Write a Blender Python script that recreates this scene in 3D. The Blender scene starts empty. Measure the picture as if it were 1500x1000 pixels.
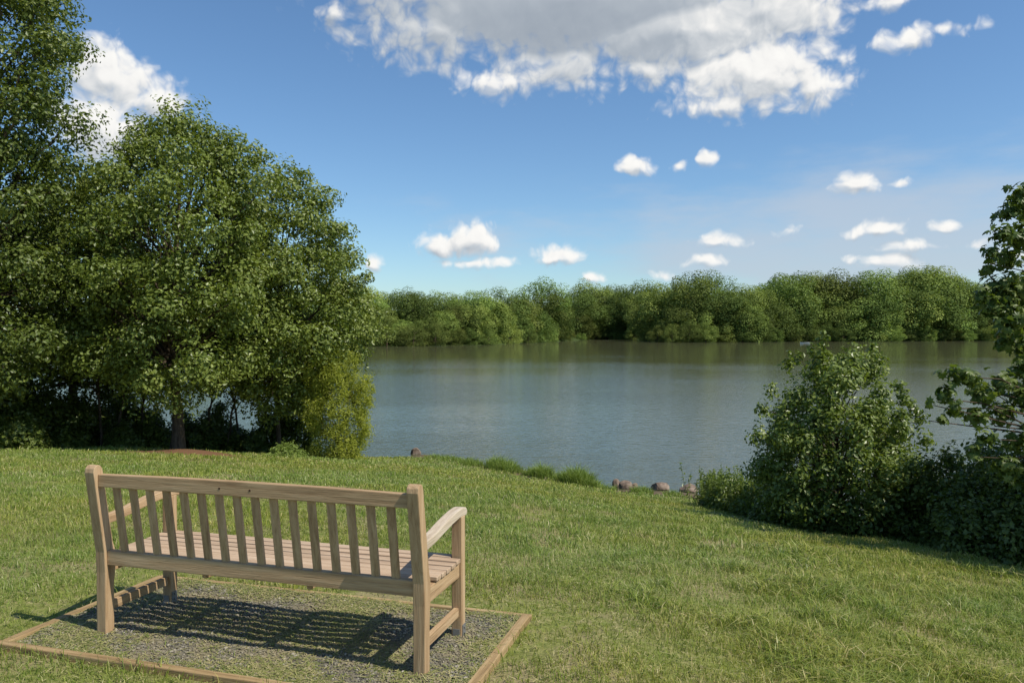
import bpy, bmesh, math, numpy as np
from mathutils import Vector, Matrix
rng = np.random.default_rng(11)
scene = bpy.context.scene
COL = scene.collection
CAMZ = 4.0
F0 = 1150.0
HOR = 486.0
SUN = Vector((0.88, -0.475, 0)).normalized()
EL = math.radians(52)
SUN = Vector((SUN.x*math.cos(EL), SUN.y*math.cos(EL), math.sin(EL)))

def S(px, py, d):
    """surveyed position: bearing px, height py at distance d"""
    return ((px-750)/F0*d, d, CAMZ+(HOR-py)/F0*d)

# ------------------------------------------------------------------ node helpers
class NT:
    def __init__(s, nt): s.nt = nt; nt.nodes.clear()
    def n(s, t, **kw):
        nd = s.nt.nodes.new(t)
        for k, v in kw.items(): setattr(nd, k, v)
        return nd
    def put(s, sock, v):
        if v is None: return
        if isinstance(v, bpy.types.NodeSocket): s.nt.links.new(v, sock)
        else: sock.default_value = v
    def m(s, op, a, b=None, c=None, clamp=False):
        nd = s.n('ShaderNodeMath', operation=op, use_clamp=clamp)
        s.put(nd.inputs[0], a); s.put(nd.inputs[1], b); s.put(nd.inputs[2], c)
        return nd.outputs[0]
    def v(s, op, a, b=None, c=None):
        nd = s.n('ShaderNodeVectorMath', operation=op)
        s.put(nd.inputs[0], a); s.put(nd.inputs[1], b)
        if c is not None: s.put(nd.inputs[2], c)
        return nd.outputs['Value'] if op in ('LENGTH', 'DOT_PRODUCT') else nd.outputs[0]
    def noise(s, vec, scale, detail=4, rough=0.55, dist=0.0, col=False, dim='3D'):
        nd = s.n('ShaderNodeTexNoise', noise_dimensions=dim)
        s.put(nd.inputs['Vector'], vec); nd.inputs['Scale'].default_value = scale
        nd.inputs['Detail'].default_value = detail; nd.inputs['Roughness'].default_value = rough
        nd.inputs['Distortion'].default_value = dist
        return nd.outputs['Color'] if col else nd.outputs['Fac']
    def ramp(s, fac, stops, interp='LINEAR'):
        nd = s.n('ShaderNodeValToRGB'); cr = nd.color_ramp; cr.interpolation = interp
        while len(cr.elements) > 1: cr.elements.remove(cr.elements[-1])
        cr.elements[0].position = stops[0][0]; cr.elements[0].color = (*stops[0][1], 1)
        for p, c in stops[1:]:
            e = cr.elements.new(p); e.color = (*c, 1)
        s.put(nd.inputs[0], fac); return nd.outputs[0]
    def mix(s, f, a, b, mode='MIX'):
        nd = s.n('ShaderNodeMix', data_type='RGBA', blend_type=mode)
        s.put(nd.inputs[0], f)
        s.put(nd.inputs[6], a if isinstance(a, bpy.types.NodeSocket) else (*a, 1))
        s.put(nd.inputs[7], b if isinstance(b, bpy.types.NodeSocket) else (*b, 1))
        return nd.outputs[2]
    def smooth(s, x, lo, hi, a=0.0, b=1.0):
        nd = s.n('ShaderNodeMapRange', interpolation_type='SMOOTHSTEP')
        s.put(nd.inputs[0], x)
        for i, v in enumerate((lo, hi, a, b)): nd.inputs[i+1].default_value = v
        return nd.outputs[0]

def mat(name):
    m = bpy.data.materials.new(name); m.use_nodes = True
    return m, NT(m.node_tree)

def principled(t, color, rough=0.7, spec=0.3, normal=None, metal=0.0):
    p = t.n('ShaderNodeBsdfPrincipled')
    t.put(p.inputs['Base Color'], color if isinstance(color, bpy.types.NodeSocket) else (*color, 1))
    t.put(p.inputs['Roughness'], rough); t.put(p.inputs['Specular IOR Level'], spec)
    p.inputs['Metallic'].default_value = metal
    if normal is not None: t.put(p.inputs['Normal'], normal)
    return p
def finish(t, shader):
    o = t.n('ShaderNodeOutputMaterial'); t.nt.links.new(shader, o.inputs['Surface'])
def bump(t, h, strength, dist):
    b = t.n('ShaderNodeBump'); b.inputs['Strength'].default_value = strength
    b.inputs['Distance'].default_value = dist; t.put(b.inputs['Height'], h); return b.outputs[0]

def leaf_mat(name, stops, rough=0.45, spec=0.35, trans=0.3, big=0.25, objrand=False, tcol=(1.15, 1.2, 0.45)):
    m, t = mat(name)
    g = t.n('ShaderNodeNewGeometry'); tc = t.n('ShaderNodeTexCoord')
    r = g.outputs['Random Per Island']
    nz = t.noise(tc.outputs['Object'], big, 2)
    f = t.m('ADD', t.m('MULTIPLY', r, 0.6), t.m('MULTIPLY', t.m('SUBTRACT', nz, 0.3), 1.0), clamp=True)
    c = t.ramp(f, stops)
    if objrand:
        oi = t.n('ShaderNodeObjectInfo')
        hs = t.n('ShaderNodeHueSaturation')
        t.put(hs.inputs['Hue'], t.m('ADD', 0.476, t.m('MULTIPLY', oi.outputs['Random'], 0.040)))
        r2 = t.m('FRACT', t.m('MULTIPLY', oi.outputs['Random'], 17.3))
        t.put(hs.inputs['Value'], t.m('ADD', 0.62, t.m('MULTIPLY', t.m('POWER', r2, 1.8), 1.05)))
        hs.inputs['Saturation'].default_value = .97
        t.put(hs.inputs['Color'], c); c = hs.outputs[0]
    p = principled(t, c, rough, spec)
    tr = t.n('ShaderNodeBsdfTranslucent')
    t.put(tr.inputs['Color'], t.mix(1.0, c, tcol, 'MULTIPLY'))
    mx = t.n('ShaderNodeMixShader'); mx.inputs[0].default_value = trans
    t.nt.links.new(p.outputs[0], mx.inputs[1]); t.nt.links.new(tr.outputs[0], mx.inputs[2])
    finish(t, mx.outputs[0]); return m

# ------------------------------------------------------------------ mesh helpers
def mesh_np(name, V, Fs, mats, mi=None, smooth=False):
    V = np.asarray(V, dtype=np.float32)
    me = bpy.data.meshes.new(name)
    Fs = [np.asarray(f, dtype=np.int32) for f in Fs if len(f)]
    loops = np.concatenate([f.ravel() for f in Fs])
    tot = np.concatenate([np.full(len(f), f.shape[1], dtype=np.int32) for f in Fs])
    start = np.concatenate([[0], np.cumsum(tot)[:-1]]).astype(np.int32)
    me.vertices.add(len(V)); me.vertices.foreach_set('co', V.ravel())
    me.loops.add(len(loops)); me.loops.foreach_set('vertex_index', loops)
    me.polygons.add(len(tot)); me.polygons.foreach_set('loop_start', start)
    if mi is not None: me.polygons.foreach_set('material_index', np.asarray(mi, dtype=np.int32))
    me.polygons.foreach_set('use_smooth', np.full(len(tot), smooth, dtype=bool))
    me.update(calc_edges=True)
    for m in mats: me.materials.append(m)
    return me
def obj(name, data, parent=None, loc=(0, 0, 0), **props):
    o = bpy.data.objects.new(name, data); COL.objects.link(o); o.location = loc
    if parent: o.parent = parent
    for k, v in props.items(): o[k] = v
    return o

def unit(a): return a/np.maximum(np.linalg.norm(a, axis=1, keepdims=True), 1e-9)
def rdir(n, r=rng): return unit(r.normal(size=(n, 3)))

def leaves(P, Nn, s, wid=0.3, fold=0.08, r=rng):
    n = len(P); s = s[:, None]
    t = unit(np.cross(Nn, rdir(n, r))); b = np.cross(Nn, t)
    V = np.stack([P-t*s*.5, P+b*s*wid+Nn*s*fold, P+t*s*.5, P-b*s*wid+Nn*s*fold], 1).reshape(-1, 3)
    i = np.arange(n)[:, None]*4
    F = np.concatenate([i+np.array([0, 1, 2]), i+np.array([0, 2, 3])])
    return V, F

MAPLE = np.array([(0, -.5), (.12, -.3), (.42, -.38), (.3, -.12), (.5, .12), (.24, .1), (.2, .3), (0, .55), (-.2, .3), (-.24, .1), (-.5, .12), (-.3, -.12), (-.42, -.38), (-.12, -.3)])
def maple(P, Nn, s, r=rng):
    n = len(P); k = len(MAPLE)
    t = unit(np.cross(Nn, rdir(n, r))); b = np.cross(Nn, t)
    V = np.zeros((n, k+1, 3)); V[:, 0] = P
    for j, (x, y) in enumerate(MAPLE):
        V[:, j+1] = P + (b*x+t*y)*s[:, None] - Nn*(s*(x*x+y*y)*.5)[:, None]
    i = np.arange(n)[:, None]*(k+1)
    F = np.concatenate([i+np.array([0, j+1, (j+1) % k+1]) for j in range(k)])
    return V.reshape(-1, 3), F

def clump_pts(clumps, n, flat=0.9, up=0.35, shell=2.2, r=rng, lobe=1.0, jit=.36):
    C = np.asarray(clumps, float)
    w = C[:, 3]**2; idx = r.choice(len(C), n, p=w/w.sum())
    d = rdir(n, r); ph = r.uniform(0, 6.28, (len(C), 3))[idx]
    lob = 1+lobe*(.22*np.sin(3*np.arctan2(d[:, 1], d[:, 0])+ph[:, 0])+.2*np.sin(5*d[:, 2]+ph[:, 1])+.12*np.sin(7*d[:, 0]+ph[:, 2]))
    f = r.random(n)**(1/shell)*lob
    off = d*(f*C[idx, 3])[:, None]; off[:, 2] *= flat
    P = C[idx, :3]+off
    Nn = unit(d*.6+np.array([0, 0, up])+r.normal(size=(n, 3))*jit)
    return P, Nn

def env_clumps(cx, cy, prof, n, r0, r1, seed, inner=.55, sep=.62):
    r = np.random.default_rng(seed)
    zs = [p[0] for p in prof]; rs = [p[1] for p in prof]; out = []
    tries = 0
    while len(out) < n and tries < 30000:
        tries += 1
        z = r.uniform(zs[0], zs[-1]); R = np.interp(z, zs, rs)
        if r.random() > (R/max(rs)): continue
        cr = r.uniform(r0, r1); a = r.uniform(0, 6.28)
        q = max(R-cr*.6, .05)*(inner+(1-inner)*r.random()**.5)*r.uniform(.86, 1.1)
        c = (cx+q*math.cos(a), cy+q*math.sin(a), z, cr)
        if all((c[0]-o[0])**2+(c[1]-o[1])**2+(c[2]-o[2])**2 > (sep*(cr+o[3]))**2 for o in out): out.append(c)
    return out

def tube(path, rad, k=6):
    path = np.asarray(path, float); n = len(path)
    V = []; T = np.gradient(path, axis=0); T = unit(T)
    ref = np.array([.31, .87, .2]) if abs(T[0, 2]) > .6 else np.array([0, 0, 1.])
    for i in range(n):
        a = np.cross(T[i], ref); a /= np.linalg.norm(a)+1e-9; b = np.cross(T[i], a)
        for j in range(k):
            th = 2*math.pi*j/k; V.append(path[i]+(a*math.cos(th)+b*math.sin(th))*rad[i])
    F = []
    for i in range(n-1):
        for j in range(k):
            F.append((i*k+j, i*k+(j+1) % k, (i+1)*k+(j+1) % k, (i+1)*k+j))
    return np.array(V), np.array(F)
def merge(parts):
    V = []; F = []; o = 0
    for v, f in parts: V.append(v); F.append(np.asarray(f)+o); o += len(v)
    return np.concatenate(V), np.concatenate(F)

def limbs(base, top, r0, clumps, seed, every=1, forkz=.3, extra=1.0):
    r = np.random.default_rng(seed); base = np.array(base, float); top = np.array(top, float)
    ts = np.linspace(0, 1, 14); w = np.cumsum(r.normal(size=(14, 2))*.05, axis=0); w -= w[0]
    tr = base+(top-base)*ts[:, None]; tr[:, :2] += w*np.linalg.norm(top-base)*.12
    rr = r0*(1-ts*.88); rr[0] *= 1.45; rr[1] *= 1.06
    parts = [tube(tr, rr, 10)]
    H = top[2]-base[2]
    for c in clumps[::every]:
        c = np.array(c[:3]); t = np.clip(((c[2]-base[2])/H)*.8-.12+r.uniform(-.05, .05), forkz, .95)
        s = np.array([np.interp(t, ts, tr[:, i]) for i in range(3)])
        L = np.linalg.norm(c-s); u = np.linspace(0, 1, 6)[:, None]
        p = s+(c-s)*u; p[:, 2] += (np.sin(u[:, 0]*math.pi)*L*.06); p[1:] += r.normal(size=(5, 3))*L*.025
        ra = min(np.interp(t, ts, rr)*.6, (.012+L*.016)*extra)
        parts.append(tube(p, ra*(1-.8*u[:, 0]), 5))
    return merge(parts)

# ------------------------------------------------------------------ terrain
ctrl = np.array([
 (-2.4, 4.5, -1.65), (-.4, 3.7, -1.65), (-1.3, 4, -1.65), (-2.7, 4.1, -1.65), (.13, 4.6, -1.66), (-2.35, 5.25, -1.66), (-.7, 3.4, -1.65),
 (0, 0, -1.62), (-5, 1, -1.58), (4, 1, -1.85), (2.9, 4.5, -2.0), (6, 9, -2.72), (4.2, 6.4, -2.3), (9, 4, -2.8), (12, 7.5, -3.4),
 (-5.4, 25, -4), (-2.8, 25, -4), (-.6, 23.5, -4), (2.3, 20, -4), (4.7, 18.8, -4), (7, 15.5, -4), (10, 12.5, -4), (15, 10, -4),
 (0, 12, -2.5), (-5, 12, -2.27), (-13, 19.5, -2.88), (-8.8, 20.5, -3.13), (-5.4, 21.5, -3.45), (-9, 26.5, -4), (-15, 27, -4), (-25, 30, -4),
 (-8, 8, -1.75), (-20, 10, -1.9), (-20, 0, -1.5), (0, -8, -1.6), (-22, 20, -2.9), (5.3, 13, -3.35), (3, 12, -2.9), (3.7, 16, -3.6), (1, 7, -2.05), (20, -4, -3)], float)
def U(r2): return np.where(r2 > 1e-9, r2*np.log(np.maximum(r2, 1e-9))*.5, 0)
_n = len(ctrl); _P = ctrl[:, :2]
_K = U(((_P[:, None]-_P[None])**2).sum(-1))+np.eye(_n)*.6
_Q = np.hstack([np.ones((_n, 1)), _P])
_A = np.vstack([np.hstack([_K, _Q]), np.hstack([_Q.T, np.zeros((3, 3))])])
_w = np.linalg.solve(_A, np.concatenate([ctrl[:, 2]+CAMZ, np.zeros(3)]))
def tps(x, y):
    x = np.clip(x, -30, 20); y = np.clip(y, -8, 32); out = np.full(x.shape, _w[_n])+_w[_n+1]*x+_w[_n+2]*y
    for i in range(_n): out += _w[i]*U((x-_P[i, 0])**2+(y-_P[i, 1])**2)
    return out
SX = [-400, -60, -30, -15, -9, -5.4, -2.8, -.6, 2.3, 4.7, 7, 10, 15, 25, 60, 400]
SY = [90, 38, 30, 27, 26.3, 25, 25, 23.5, 20, 18.8, 15.5, 12.5, 10, 6, -12, -40]
def shore(x): return np.interp(x, SX, SY)+.25*np.sin(x*1.9)+.12*np.sin(x*4.3+1)
FT = [-1.4, -.65, -.22, -.13, -.04, .03, .06, .085, .11, .15, .185, .22, .3, .39, .6, 1.4]
FD = [130, 165, 209, 222, 242, 285, 325, 390, 410, 400, 310, 292, 305, 325, 345, 360]
def fshore(t): return np.interp(t, FT, FD)
def vnoise(x, y, s, seed):
    r = np.random.default_rng(seed); T = r.random((64, 64))
    x = x/s; y = y/s; xi = np.floor(x).astype(int); yi = np.floor(y).astype(int); fx = x-xi; fy = y-yi
    fx = fx*fx*(3-2*fx); fy = fy*fy*(3-2*fy); g = lambda a, b: T[a % 64, b % 64]
    return (g(xi, yi)*(1-fx)+g(xi+1, yi)*fx)*(1-fy)+(g(xi, yi+1)*(1-fx)+g(xi+1, yi+1)*fx)*fy
# bench frame
BO = np.array([-.435, 3.765]); BX = np.array([.958, -.287]); BX /= np.linalg.norm(BX); BY = np.array([-BX[1], BX[0]])
PADZ = 2.35
def to_pad(x, y):
    dx = x-BO[0]; dy = y-BO[1]; return dx*BX[0]+dy*BX[1], dx*BY[0]+dy*BY[1]
PX0, PX1, PY0, PY1 = -2.28, .307, -.345, .90
def pad_d(x, y):
    a, b = to_pad(x, y); dx = np.maximum(np.maximum(PX0-a, a-PX1), 0); dy = np.maximum(np.maximum(PY0-b, b-PY1), 0)
    return np.hypot(dx, dy)
def height(x, y):
    x = np.asarray(x, float); y = np.asarray(y, float)
    d = y-shore(x)
    land = np.maximum(tps(x, y), .05)+(vnoise(x, y, 1.3, 1)-.5)*.07+(vnoise(x, y, .45, 2)-.5)*.03
    land = land+.12*np.exp(-(((x+8.0)/1.2)**2+((y-19.2)/.8)**2))
    pd = pad_d(x, y); k = np.clip(pd/.5, 0, 1); k = k*k*(3-2*k)
    land = land*k+(PADZ-.012)*(1-k)
    zn = np.where(d < 0, np.minimum(land, .06-d*1.1), .06-.35*d)
    zn = np.maximum(zn, -2)
    t = x/np.maximum(y, 1.)
    fd = y-fshore(t)-4*np.sin(x*.11)-2*np.sin(x*.31)
    zf = np.where(y > 60, np.clip(fd*.07, -2, 1.2)+np.clip(fd-15, 0, 200)*.035*(1+np.clip(t-.2, 0, .5)), -2)
    return np.maximum(zn, zf)

xs = np.concatenate([-np.geomspace(3500, 520, 8), np.arange(-500, -30, 7), np.arange(-30, 22, .28), np.arange(23, 500, 7), np.geomspace(520, 3500, 8)])
ys = np.concatenate([-np.geomspace(3000, 12, 14), np.arange(-10, 34, .28), np.arange(36, 150, 8), np.arange(150, 520, 5), np.geomspace(540, 4000, 12)])
XX, YY = np.meshgrid(xs, ys)
ZZ = height(XX, YY)
nx, ny = len(xs), len(ys)
I = np.arange(nx*ny).reshape(ny, nx)
GF = np.stack([I[:-1, :-1], I[:-1, 1:], I[1:, 1:], I[1:, :-1]], -1).reshape(-1, 4)

m_ground, t = mat('ground_soil')
tc = t.n('ShaderNodeTexCoord'); o = tc.outputs['Object']
n1 = t.noise(o, 1.2, 5); n2 = t.noise(o, 14, 4)
c = t.ramp(n2, [(.3, (.10, .12, .026)), (.5, (.17, .19, .048)), (.7, (.24, .215, .095))])
c = t.mix(t.smooth(n1, .46, .62), c, (.25, .21, .105))
sx = t.n('ShaderNodeSeparateXYZ'); t.put(sx.inputs[0], o)
c = t.mix(t.smooth(sx.outputs[2], .16, .06), c, (.12, .09, .055))
mul = t.v('LENGTH', t.v('MULTIPLY_ADD', o, (1/1.4, 1/1.0, 0), (8.0/1.4, -19.2/1.0, 0)))
c = t.mix(t.smooth(t.m('ADD', mul, t.m('MULTIPLY', n1, .8)), 1.6, 1.2), c, (.16, .085, .045))
c = t.mix(t.smooth(sx.outputs[1], 40, 60), c, (.05, .075, .02))
finish(t, principled(t, c, .95, .1, bump(t, n2, .6, .03)).outputs[0])
obj('ground', mesh_np('ground', np.stack([XX, YY, ZZ], -1).reshape(-1, 3), [GF], [m_ground], smooth=True), kind='structure')

# water
m_water, t = mat('lake_water')
tc = t.n('ShaderNodeTexCoord'); o = tc.outputs['Object']
st = t.v('MULTIPLY', o, (1.0, 1.9, 1.0))
w1 = t.noise(st, 1.7, 1, .5, .3, dim='2D'); w2 = t.noise(st, 5.5, 2, .6, .2, dim='2D'); w3 = t.noise(t.v('MULTIPLY', o, (.5, 1.3, 1)), .035, 3, dim='2D')
sy = t.n('ShaderNodeSeparateXYZ'); t.put(sy.inputs[0], o)
amp = t.m('MULTIPLY', t.smooth(w3, .38, .62, .7, 1.3), t.smooth(sy.outputs[1], 15, 150, 1.0, .26))
h = t.m('MULTIPLY', t.m('ADD', t.m('MULTIPLY', w1, .70), t.m('MULTIPLY', w2, .36)), amp)
nrm = bump(t, h, 1.0, .024)
p = principled(t, (.060, .066, .028), .035, .5, nrm); p.inputs['IOR'].default_value = 1.333
df = t.n('ShaderNodeBsdfDiffuse'); df.inputs['Color'].default_value = (.105, .105, .055, 1)
mx = t.n('ShaderNodeMixShader'); mx.inputs[0].default_value = .15
t.nt.links.new(p.outputs[0], mx.inputs[1]); t.nt.links.new(df.outputs[0], mx.inputs[2]); finish(t, mx.outputs[0])
wv = np.array([(-3500, -60, 0), (3500, -60, 0), (3500, 1500, 0), (-3500, 1500, 0)], float)
obj('water', mesh_np('water', wv, [np.array([[0, 1, 2, 3]])], [m_water]), kind='structure')

# ------------------------------------------------------------------ grass
m_grass, t = mat('grass_blades')
g = t.n('ShaderNodeNewGeometry'); tc = t.n('ShaderNodeTexCoord'); o = tc.outputs['Object']
r = g.outputs['Random Per Island']
c = t.ramp(r, [(0, (.14, .21, .035)), (.35, (.225, .30, .05)), (.70, (.33, .39, .08)), (.88, (.42, .43, .16)), (1, (.58, .52, .29))])
n1 = t.noise(o, .35, 4); n2 = t.noise(o, 2.2, 3)
c = t.mix(t.smooth(n1, .42, .62), c, t.mix(1.0, c, (1.14, 1.0, .85), 'MULTIPLY'))
c = t.mix(t.smooth(n2, .35, .65), t.mix(1.0, c, (.80, .89, .82), 'MULTIPLY'), c)
p = principled(t, c, .42, .35)
tr = t.n('ShaderNodeBsdfTranslucent'); t.put(tr.inputs['Color'], c)
mx = t.n('ShaderNodeMixShader'); mx.inputs[0].default_value = .33
t.nt.links.new(p.outputs[0], mx.inputs[1]); t.nt.links.new(tr.outputs[0], mx.inputs[2]); finish(t, mx.outputs[0])

def blades(x, y, z, h, w, lean, r=rng):
    n = len(x); a = r.uniform(0, 6.28, n); b = r.uniform(0, 6.28, n)
    side = np.stack([np.cos(a), np.sin(a), np.zeros(n)], 1)*w[:, None]*.5
    ld = np.stack([np.cos(b), np.sin(b), np.zeros(n)], 1)*(lean*h)[:, None]
    P = np.stack([x, y, z-.006], 1); up = np.zeros((n, 3)); up[:, 2] = h
    V = np.stack([P-side, P+side, P+up*.55+ld*.3+side*.8, P+up*.55+ld*.3-side*.8, P+up*(1-.35*lean[:, None].clip(0, 1.5))+ld], 1).reshape(-1, 3)
    i = np.arange(n)[:, None]*5
    return V, (i+np.array([0, 1, 2, 3])), (i+np.array([3, 2, 4]))
GV = []; GQ = []; GT = []; off = 0
def addgrass(d0, d1, dens, h, w):
    global off
    n = int(1.75*(d1*d1-d0*d0)/2*dens)
    y = np.sqrt(rng.uniform(d0*d0, d1*d1, n)); tt = rng.uniform(-.9, .85, n); x = tt*y
    z = height(x, y); pdv = pad_d(x, y)
    tuss = vnoise(x, y, .14, 5)*.55+vnoise(x, y, .5, 6)*.45
    big = vnoise(x, y, .8, 8)*.7+vnoise(x, y, .25, 14)*.3
    longf = np.clip((x+.2)*.5, 0, 1)*np.clip((11-y)/5, 0, 1)*np.clip((vnoise(x, y, .3, 9)*.6+vnoise(x, y, 1.4, 10)*.4-.38)*4, 0, 1)
    wearn = np.exp(-(pdv/.4)**2)*.55+np.exp(-(((x-.75)/.55)**2+((y-4.3)/.8)**2))*.65+np.exp(-(((x+3.6)/.9)**2+((y-5.2)/.9)**2))*.4+np.exp(-(((x+8.0)/1.3)**2+((y-18.9)/1.0)**2)*1.2)*1.5
    keep = (rng.random(n) > np.clip(wearn+np.clip((.42-big)*3.5, 0, .55)*(y < 12), 0, .98)) & (z > .07) & (pdv > .0)
    edge = np.exp(-(pdv/.05)**2)
    hh = h*(.4+1.0*tuss**1.3)*(1+1.15*longf)*(1-.4*np.clip(wearn, 0, 1))*rng.uniform(.45, 1.4, n)*(1+.7*edge)
    ln = rng.uniform(.1, 1.25, n)+.35*longf
    x, y, z, hh, ln = (q[keep] for q in (x, y, z, hh, ln))
    V, Q, T = blades(x, y, z, hh, w*rng.uniform(.6, 1.3, len(x))*(1+.5*(hh > h*1.5)), ln)
    GV.append(V); GQ.append(Q+off); GT.append(T+off); off += len(V)
addgrass(2.6, 4.6, 8800, .068, .0040)
addgrass(4.6, 7, 4900, .070, .005)
addgrass(7, 11, 2050, .074, .0075)
addgrass(11, 17, 800, .082, .0125)
addgrass(17, 30, 330, .095, .021)
gm = mesh_np('grass', np.concatenate(GV), [np.concatenate(GQ), np.concatenate(GT)], [m_grass])
obj('grass', gm, kind='stuff')
print('blades', off//5)

# ------------------------------------------------------------------ foliage materials
m_oak = leaf_mat('oak_leaves', [(0, (.070, .098, .016)), (.35, (.145, .19, .032)), (.7, (.23, .28, .055)), (1, (.36, .39, .12))], .42, .45, .32)
m_oak2 = leaf_mat('dark_oak_leaves', [(0, (.050, .074, .013)), (.4, (.10, .14, .024)), (.8, (.17, .212, .042)), (1, (.27, .30, .09))], .42, .45, .30)
m_willow = leaf_mat('willow_leaves', [(0, (.20, .23, .03)), (.5, (.34, .37, .05)), (1, (.48, .48, .10))], .5, .3, .42)
m_bush = leaf_mat('bush_leaves', [(0, (.07, .10, .02)), (.4, (.145, .20, .035)), (.8, (.25, .31, .07)), (1, (.40, .44, .15))], .38, .5, .35, big=.8)
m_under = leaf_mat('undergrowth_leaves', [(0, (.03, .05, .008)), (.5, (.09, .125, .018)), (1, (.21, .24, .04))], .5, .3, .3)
m_syc = leaf_mat('sycamore_leaves', [(0, (.045, .082, .016)), (.5, (.10, .15, .03)), (1, (.20, .25, .06))], .42, .35, .35, big=1.0)
m_far = leaf_mat('wood_leaves', [(0, (.070, .105, .024)), (.4, (.145, .20, .042)), (.8, (.23, .295, .065)), (1, (.32, .38, .10))], .7, .1, .25, big=.12, objrand=True)
m_weed = leaf_mat('weed_leaves', [(0, (.12, .17, .03)), (.5, (.21, .29, .06)), (1, (.33, .38, .11))], .5, .3, .35)

m_bark, t = mat('bark'); tc = t.n('ShaderNodeTexCoord'); o = t.v('MULTIPLY', tc.outputs['Object'], (9, 9, 1.6))
nz = t.noise(o, 2.0, 6, .65); c = t.ramp(nz, [(.3, (.034, .024, .016)), (.55, (.10, .075, .05)), (.75, (.17, .13, .09))])
finish(t, principled(t, c, .9, .15, bump(t, nz, .9, .04)).outputs[0])

def tree(label, base, top, r0, clumps, nleaf, size, mleaf, seed, every=1, shape='kite', forkz=.28, name='tree', category='tree', extra=1., wid=.3, shell=2.2, up=.35, group=None, flat=.9):
    r = np.random.default_rng(seed)
    e = obj(name, None, loc=tuple(base), label=label, category=category)
    e.empty_display_size = .3
    if group: e['group'] = group
    b = np.array(base, float)
    V, F = limbs(base, top, r0, clumps, seed, every, forkz, extra)
    obj('trunk' if category == 'tree' else 'stem', mesh_np('trunk', V-b, [F], [m_bark], smooth=True), e)
    P, Nn = clump_pts(clumps, nleaf, flat, up, shell, r)
    s = size*r.uniform(.6, 1.35, nleaf)
    V, F = (leaves(P, Nn, s, wid, r=r) if shape == 'kite' else maple(P, Nn, s, r))
    obj('crown' if category == 'tree' else 'foliage', mesh_np('crown', V-b, [F], [mleaf]), e)
    return e
def gz(x, y): return float(height(np.array([x]), np.array([y]))[0])

# main oak
x, y = -8.75, 20.5
pr = [(2.4, 1.4), (3.3, 2.7), (5, 3.15), (6.6, 2.9), (7.9, 2.3), (8.9, 1.6), (9.4, .9)]
cl = env_clumps(x, y, pr, 100, .55, .95, 3)
rr_ = np.random.default_rng(90)
for (px, py, q) in [(300, 198, .6), (340, 208, .5), (375, 228, .5), (350, 260, .7), (310, 250, .7), (390, 265, .5), (330, 300, .7), (370, 310, .7), (225, 195, .55), (190, 222, .45), (262, 188, .6), (345, 350, .7), (300, 550, .45), (215, 555, .45), (330, 540, .5)]:
    a = S(px, py, 20.8+rr_.uniform(-1.2, .8)); cl.append((*a, q))
tree('broad leafy oak tree on the grassy lake bank', (x, y, gz(x, y)-.1), (x+.1, y+.2, 8.9), .155, cl, 100000, .098, m_oak, 3, shell=3.0, flat=.75)
# right neighbour
x, y = -6.5, 22.6
pr = [(1.9, 1.1), (2.8, 2.1), (4.2, 2.6), (5.6, 2.4), (7.0, 1.8), (8.0, 1.15), (8.6, .65)]
cl = env_clumps(x, y, pr, 80, .5, .88, 4)
for (px, py, q) in [(520, 420, .42), (530, 440, .38), (537, 405, .25), (500, 495, .4), (470, 525, .4), (445, 258, .33), (470, 298, .38), (496, 338, .35), (430, 525, .45), (500, 460, .45), (526, 470, .3), (415, 565, .4), (450, 560, .35)]:
    a = S(px, py, 22.6+rr_.uniform(-.8, .6)); cl.append((*a, q))
tree('spreading green tree leaning over the lake edge', (x-.5, y+.5, gz(x-.5, y+.5)-.1), (x+.2, y, 8.0), .07, cl, 75000, .098, m_oak, 4, shell=3.0, flat=.75)
# tall left
x, y = -12.7, 18.0
pr = [(2.6, 1.8), (4, 2.4), (6, 2.7), (9, 2.75), (11, 2.6), (12.8, 1.9), (13.8, 1.0)]
tree('tall dark green tree on the lake bank', (x, y, gz(x, y)-.1), (x, y, 12.8), .17, env_clumps(x, y, pr, 130, .52, .92, 5), 100000, .10, m_oak2, 5, shell=3.0, flat=.75)
x, y = -13.2, 23.5
pr = [(1.6, 2.0), (3.5, 2.9), (5.6, 2.8), (7.2, 2.0), (8.4, 1.0)]
tree('dense dark tree between two taller ones by the lake', (x, y, gz(x, y)-.1), (x, y, 8.0), .14, env_clumps(x, y, pr, 80, .5, .9, 6), 46000, .12, m_oak2, 6)
x, y = -17.5, 21.0
pr = [(1.6, 2.2), (4, 3.2), (8, 3.3), (11, 2.2), (13, .8)]
tree('tall dark tree beside the lakeside thicket', (x, y, gz(x, y)-.1), (x, y, 12), .2, env_clumps(x, y, pr, 80, .6, 1.0, 7), 35000, .14, m_oak2, 7)

for k, (px, d, top, lean) in enumerate([(150, 21.5, 470, -.3), (166, 22, 480, .4), (330, 23.5, 500, .6), (372, 23.8, 490, .9), (350, 24.0, 500, -.5), (205, 23, 500, .1), (430, 23.8, 520, .5), (300, 23.4, 500, .5), (395, 23.9, 510, .3)]):
    X, Y, _ = S(px, 600, d); zt = S(px, top, d)[2]
    cl = env_clumps(X+lean, Y, [(zt-1.5, .5), (zt-.3, .8), (zt+.5, .4)], 10, .28, .45, 30+k)
    tree('slender young tree in the lakeside thicket', (X, Y, gz(X, Y)-.1), (X+lean, Y, zt), .045, cl, 2900, .10, m_oak2, 30+k, group='saplings in the lakeside thicket')

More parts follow.
